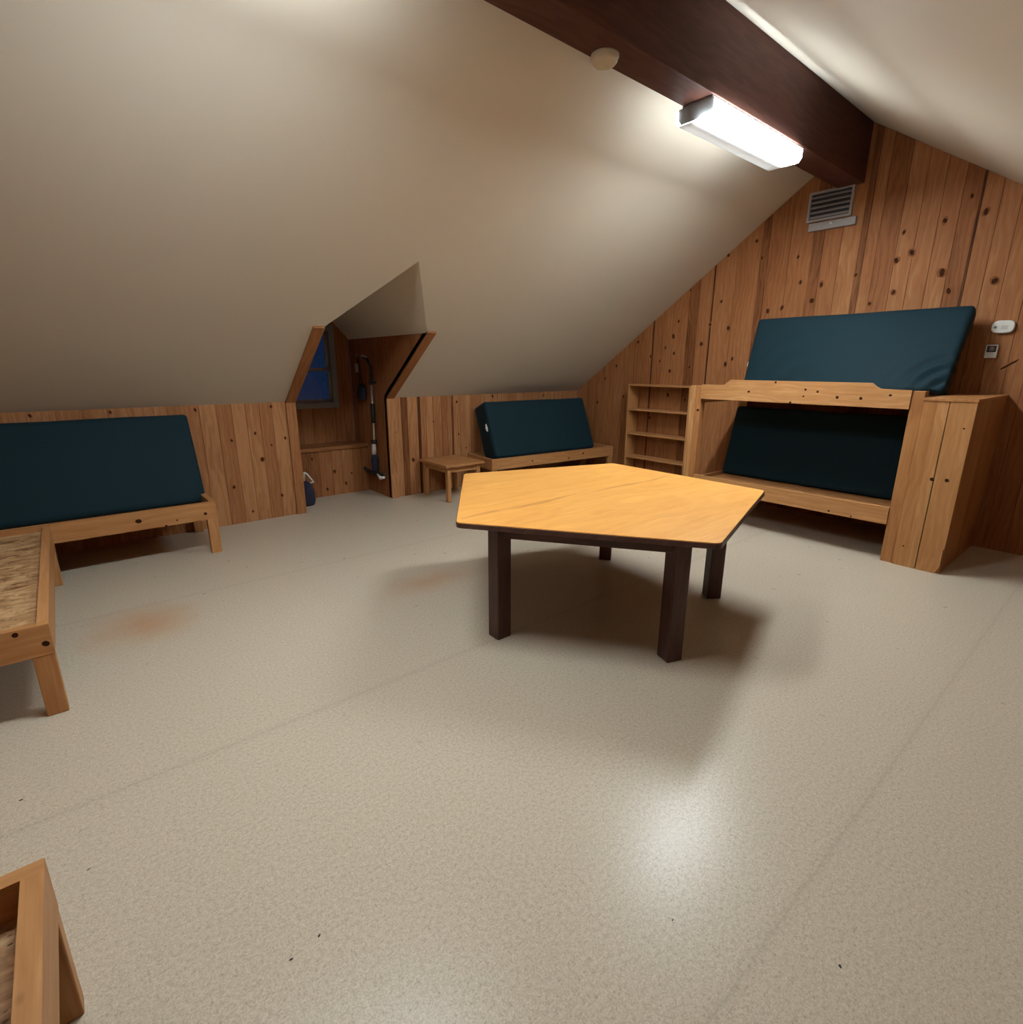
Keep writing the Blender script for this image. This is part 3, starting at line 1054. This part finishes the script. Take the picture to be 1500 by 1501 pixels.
for u, z, r in ((2.25, .36, .008), (1.62, .322, .008), (1.45, .312, .006)):
    knot_disc(b, (bx + .002, u, z), (-1, 0, 0), r)
b.build('bed_rail', [M['pineclear'], M['knot']], t, 0.003, False)
for z0, z1, nm in ((1.245, 1.272, 'upper_platform'), (0.345, 0.371, 'lower_platform')):
    b = MB()
    for i in range(6):
        xa = bx + .045 + i * 0.163
        b.box(xa, xa + .161, 1.20 if z0 > 1 else 1.125, 2.912, z0, z1, 'y', random.uniform(-.05, .1))
    b.build(nm, M['pineclear'], t, weld=False)
for ya in (2.925, 1.145):
    for z0, z1 in ((0.30, 0.40), (1.15, 1.24)):
        b = MB()
        b.box(bx + .10, XG - .11, ya, ya + .03, z0, z1, 'x')
        b.build('end_rail', M['pineclear'], t, 0.002)

# end cabinet next to the bunk
t = thing('cabinet', 'tall plank-sided pine cabinet closing the right end of the bunk bed', 'cabinet', (5.36, 0.965, 0))
cy0, cy1 = 0.81, 1.115
b = MB()
fp = lambda u, z, d: (bx + 0.022 - d, u, z)
b.prism([(cy0, 0.2), (cy0 + .008, 0.19), (cy0 + .004, .06), (cy0 + .03, 0.0), (0.957, 0.0), (0.960, 1.262), (cy0, 1.262)], fp, 0, 0.022, 1, -0.02)
b.prism([(0.964, 0.0), (1.03, 0.0), (1.03, 1.262), (0.966, 1.262)], fp, 0, 0.022, 1, -0.06)
b.prism([(1.0305, 0.0), (cy1, 0.0), (cy1, 1.262), (1.0305, 1.262)], fp, 0, 0.022, 1, 0.10)
for u, z, r in ((0.885, 0.706, .012), (0.972, 0.70, .013), (0.854, 1.082, .006), (1.06, .16, .006)):
    knot_disc(b, (bx, u, z), (-1, 0, 0), r)
b.build('front_panel', [M['pineclear'], M['knot']], t, 0.003, False)
b = MB()
n = 7
for i in range(n):
    xa = bx + .0225 + i * (XG - .01 - bx - .0225) / n
    b.box(xa, xa + (XG - .01 - bx - .0225) / n - .0015, cy0 + .002, cy0 + .022, 0, 1.262, 'z', random.uniform(0.0, .2))
b.build('side_panel', M['pineclear'], t, weld=False)
b = MB()
b.box(bx + .115, XG - .11, cy1 - .018, cy1 - .002, 0, 1.262, 'z', .08)
b.build('inner_panel', M['pineclear'], t)
b = MB()
b.box(bx - .006, XG - .008, cy0 - .005, cy1, 1.2625, 1.284, 'x', .12)
b.build('top_panel', M['pineclear'], t, 0.002)

# ---------------------------------------------------------------- bookshelf
t = thing('bookshelf', 'shallow empty pine bookshelf in the corner left of the bunk bed', 'bookshelf', (5.79, 4.03, 0))
sx0, sx1, sy0, sy1, sz = 5.69, XG - .006, 3.56, 4.475, 1.275
for ya, yb in ((sy0, sy0 + .024), (sy1 - .024, sy1)):
    b = MB()
    b.box(sx0, sx1, ya, yb, 0, sz, 'z', -.03)
    b.build('side_panel', M['pine'], t, 0.002)
for z in (0.05, 0.348, 0.655, 0.965):
    b = MB()
    b.box(sx0 + .003, sx1, sy0 + .0245, sy1 - .0245, z - .022, z, 'y')
    b.build('shelf', M['pineclear'], t, 0.002)
b = MB()
b.box(sx0 - .002, sx1, sy0 + .0245, sy1 - .0245, sz - .022, sz, 'y', .05)
b.build('top_panel', M['pineclear'], t, 0.002)

# ---------------------------------------------------------------- fluorescent fixtures


def fixture(x, label, lamp):
    t = thing('ceiling_light', label, 'ceiling light', (x, 2.232, BZ))
    hl = 0.615
    o = (x, 2.232, 0)
    b = MB()
    b.box(x - hl + .02, x + hl - .012, 2.232 - .105, 2.232 + .105, BZ - .082, BZ - .0005)
    b.build('housing', M['grey'], t, 0.004)
    for s in (-1, 1):
        b = MB()
        xa = x + s * (hl - .016)
        prof = [(-.122, BZ - .018), (-.122, BZ - .078), (-.100, BZ - .106), (.100, BZ - .106), (.122, BZ - .078), (.122, BZ - .018)]
        b.prism(prof, lambda u, z, d: (xa + d, 2.232 + u, z), -.003, .003)
        b.build('end_plate', M['grey'], t)
    b = MB()
    outp = [(-.134, BZ - .030), (-.134, BZ - .088), (-.112, BZ - .118), (.112, BZ - .118), (.134, BZ - .088), (.134, BZ - .030)]
    inn = [(u * .965, z + (.004 if abs(u) < .12 else .002)) for u, z in outp]
    ring = outp + inn[::-1]
    nP = len(outp)
    for i in range(nP - 1):
        for pr_, fl in ((outp, 1), (inn, 0)):
            (u0, z0), (u1, z1) = pr_[i], pr_[i + 1]
            b.poly([(-hl, u0, z0), (hl, u0, z0), (hl, u1, z1), (-hl, u1, z1)], [(0, 0)] * 4)
        for xe in (-hl, hl):
            q = [outp[i], outp[i + 1], inn[i + 1], inn[i]]
            b.poly([(xe, u, z) for u, z in q], [(0, 0)] * 4)
    for k in (0, nP - 1):
        q = [outp[k], inn[k]]
        b.poly([(-hl, *q[0]), (hl, *q[0]), (hl, *q[1]), (-hl, *q[1])], [(0, 0)] * 4)
    d = b.build('diffuser', lamp)
    d.location = (x, 2.232, 0)
    d.parent = t
    d.matrix_parent_inverse = Matrix.Translation(-t.location)
    return t


fixture(3.945, 'lit fluorescent wraparound light under the ridge beam near the gable vent', M['lamp'])
fixture(0.74, 'lit fluorescent wraparound light under the ridge beam near the viewer, past the top picture edge', M['lamp_far'])

# smoke detector under the beam
t = thing('smoke_detector', 'round beige smoke detector under the edge of the dark ridge beam', 'smoke detector', (2.53, 2.272, BZ))
b = MB()
b.lathe([(0.0, BZ - .012), (0.075, BZ - .012), (0.075, BZ - .0005), (0.0, BZ - .0005)], lambda x, y, h: (2.53 + x, 2.272 + y, h), 32)
b.build('mounting_plate', M['offwhite'], t)
b = MB()
b.lathe([(0.07, BZ - .0125), (0.068, BZ - .03), (0.055, BZ - .044), (0.03, BZ - .05), (0.0, BZ - .05)], lambda x, y, h: (2.53 + x, 2.272 + y, h), 32)
b.build('cover', M['offwhite'], t)

# ---------------------------------------------------------------- things on the gable wall
t = thing('wall_vent', 'grey louvred vent with a bottom lip high on the gable wall', 'vent', (XG, 2.37, 2.84))
vy0, vy1, vz0, vz1 = 2.185, 2.575, 2.84, 3.098
b = MB()
for q in ((vy0, vy1, vz0, vz0 + .02), (vy0, vy1, vz1 - .02, vz1), (vy0, vy0 + .02, vz0 + .02, vz1 - .02), (vy1 - .02, vy1, vz0 + .02, vz1 - .02)):
    b.box(XG - .03, XG - .0005, *q)
b.build('vent_frame', M['ventgrey'], t, 0.002, False)
b = MB()
b.box(XG - .008, XG - .0006, vy0 + .0205, vy1 - .0205, vz0 + .0205, vz1 - .0205)
b.build('backing', M['black'], t)
for i in range(5):
    z = vz0 + .032 + i * .043
    b = MB()
    q = [(XG - .027, z), (XG - .024, z - .004), (XG - .0095, z + .012), (XG - .0095, z + .018)]
    b.prism(q, lambda u, zz, d: (u, d, zz), vy0 + .021, vy1 - .021)
    b.build('louvre', M['ventgrey'], t)
b = MB()
b.box(XG - .035, XG - .0005, 2.135, 2.545, 2.757, 2.825)
b.build('bottom_lip', M['ventgrey'], t, 0.004)
b = MB()
b.lathe([(0, .0), (.012, 0), (.010, .008), (0, .010)], lambda x, y, h: (XG - .035 - h, 2.345 + x, 2.80 + y), 12)
b.build('screw', M['silver'], t)

t = thing('alarm_unit', 'white oval alarm unit on the gable wall above the thermostat', 'alarm', (XG, 0.936, 1.807))
b = MB()
el = []
for i in range(32):
    a = 2 * PI * i / 32
    el.append((0.936 + 0.071 * math.copysign(abs(math.cos(a)) ** 0.6, math.cos(a)), 1.808 + 0.049 * math.copysign(abs(math.sin(a)) ** 0.75, math.sin(a))))
b.prism(el, lambda u, z, d: (XG - d, u, z), 0.0005, 0.035)
b.build('case', M['white'], t, 0.008)
b = MB()
b.lathe([(0, .0352), (.010, .0352), (.009, .039), (0, .040)], lambda x, y, h: (XG - h, 0.982 + x, 1.805 + y), 14)
b.build('test_button', M['grey'], t)
b = MB()
for k in range(3):
    b.box(XG - .0375, XG - .0352, 0.905, 0.945, 1.79 + k * .010, 1.794 + k * .010)
b.build('sounder_slot', M['ventgrey'], t)

t = thing('thermostat', 'small white thermostat with round dark dial below the oval alarm', 'thermostat', (XG, 0.974, 1.57))
b = MB()
b.box(XG - .028, XG - .0005, 0.936, 1.012, 1.570, 1.672)
b.build('case', M['white'], t, 0.003)
b = MB()
b.box(XG - .031, XG - .0282, 0.945, 1.004, 1.615, 1.664)
b.build('dial_plate', M['black'], t)
b = MB()
b.lathe([(0, .045), (.016, .044), (.019, .0312), (0, .0312)], lambda x, y, h: (XG - h, 0.974 + x, 1.640 + y), 20)
b.build('dial', plain('dial_bronze', (0.26, 0.19, 0.15), 0.4), t)

# ---------------------------------------------------------------- world, camera, view
w = bpy.data.worlds.new('dusk')
SC.world = w
w.use_nodes = True
bg = w.node_tree.nodes['Background']
bg.inputs[0].default_value = (0.10, 0.27, 0.75, 1)
bg.inputs[1].default_value = 0.02

cam = bpy.data.cameras.new('camera')
co = bpy.data.objects.new('camera', cam)
COL.objects.link(co)
cam.sensor_fit = 'HORIZONTAL'
cam.sensor_width = 36.0
cam.lens = 36.0 * 779.9 / 1500.0
cam.clip_start = 0.02
rx, ry, rz = 1.3024057, -0.0093421, -3.82637202 + PI
Rm = Matrix.Rotation(rz, 4, 'Z') @ Matrix.Rotation(rx, 4, 'X') @ Matrix.Rotation(ry, 4, 'Y')
co.matrix_world = Matrix.Translation((0, 0, 1.5)) @ Rm
SC.camera = co

SC.view_settings.view_transform = 'Standard'
SC.view_settings.look = 'None'
SC.view_settings.gamma = 1.0
SC.view_settings.exposure = 1.35
SC.view_settings.use_curve_mapping = False
SC.cycles.max_bounces = 8
SC.cycles.diffuse_bounces = 5
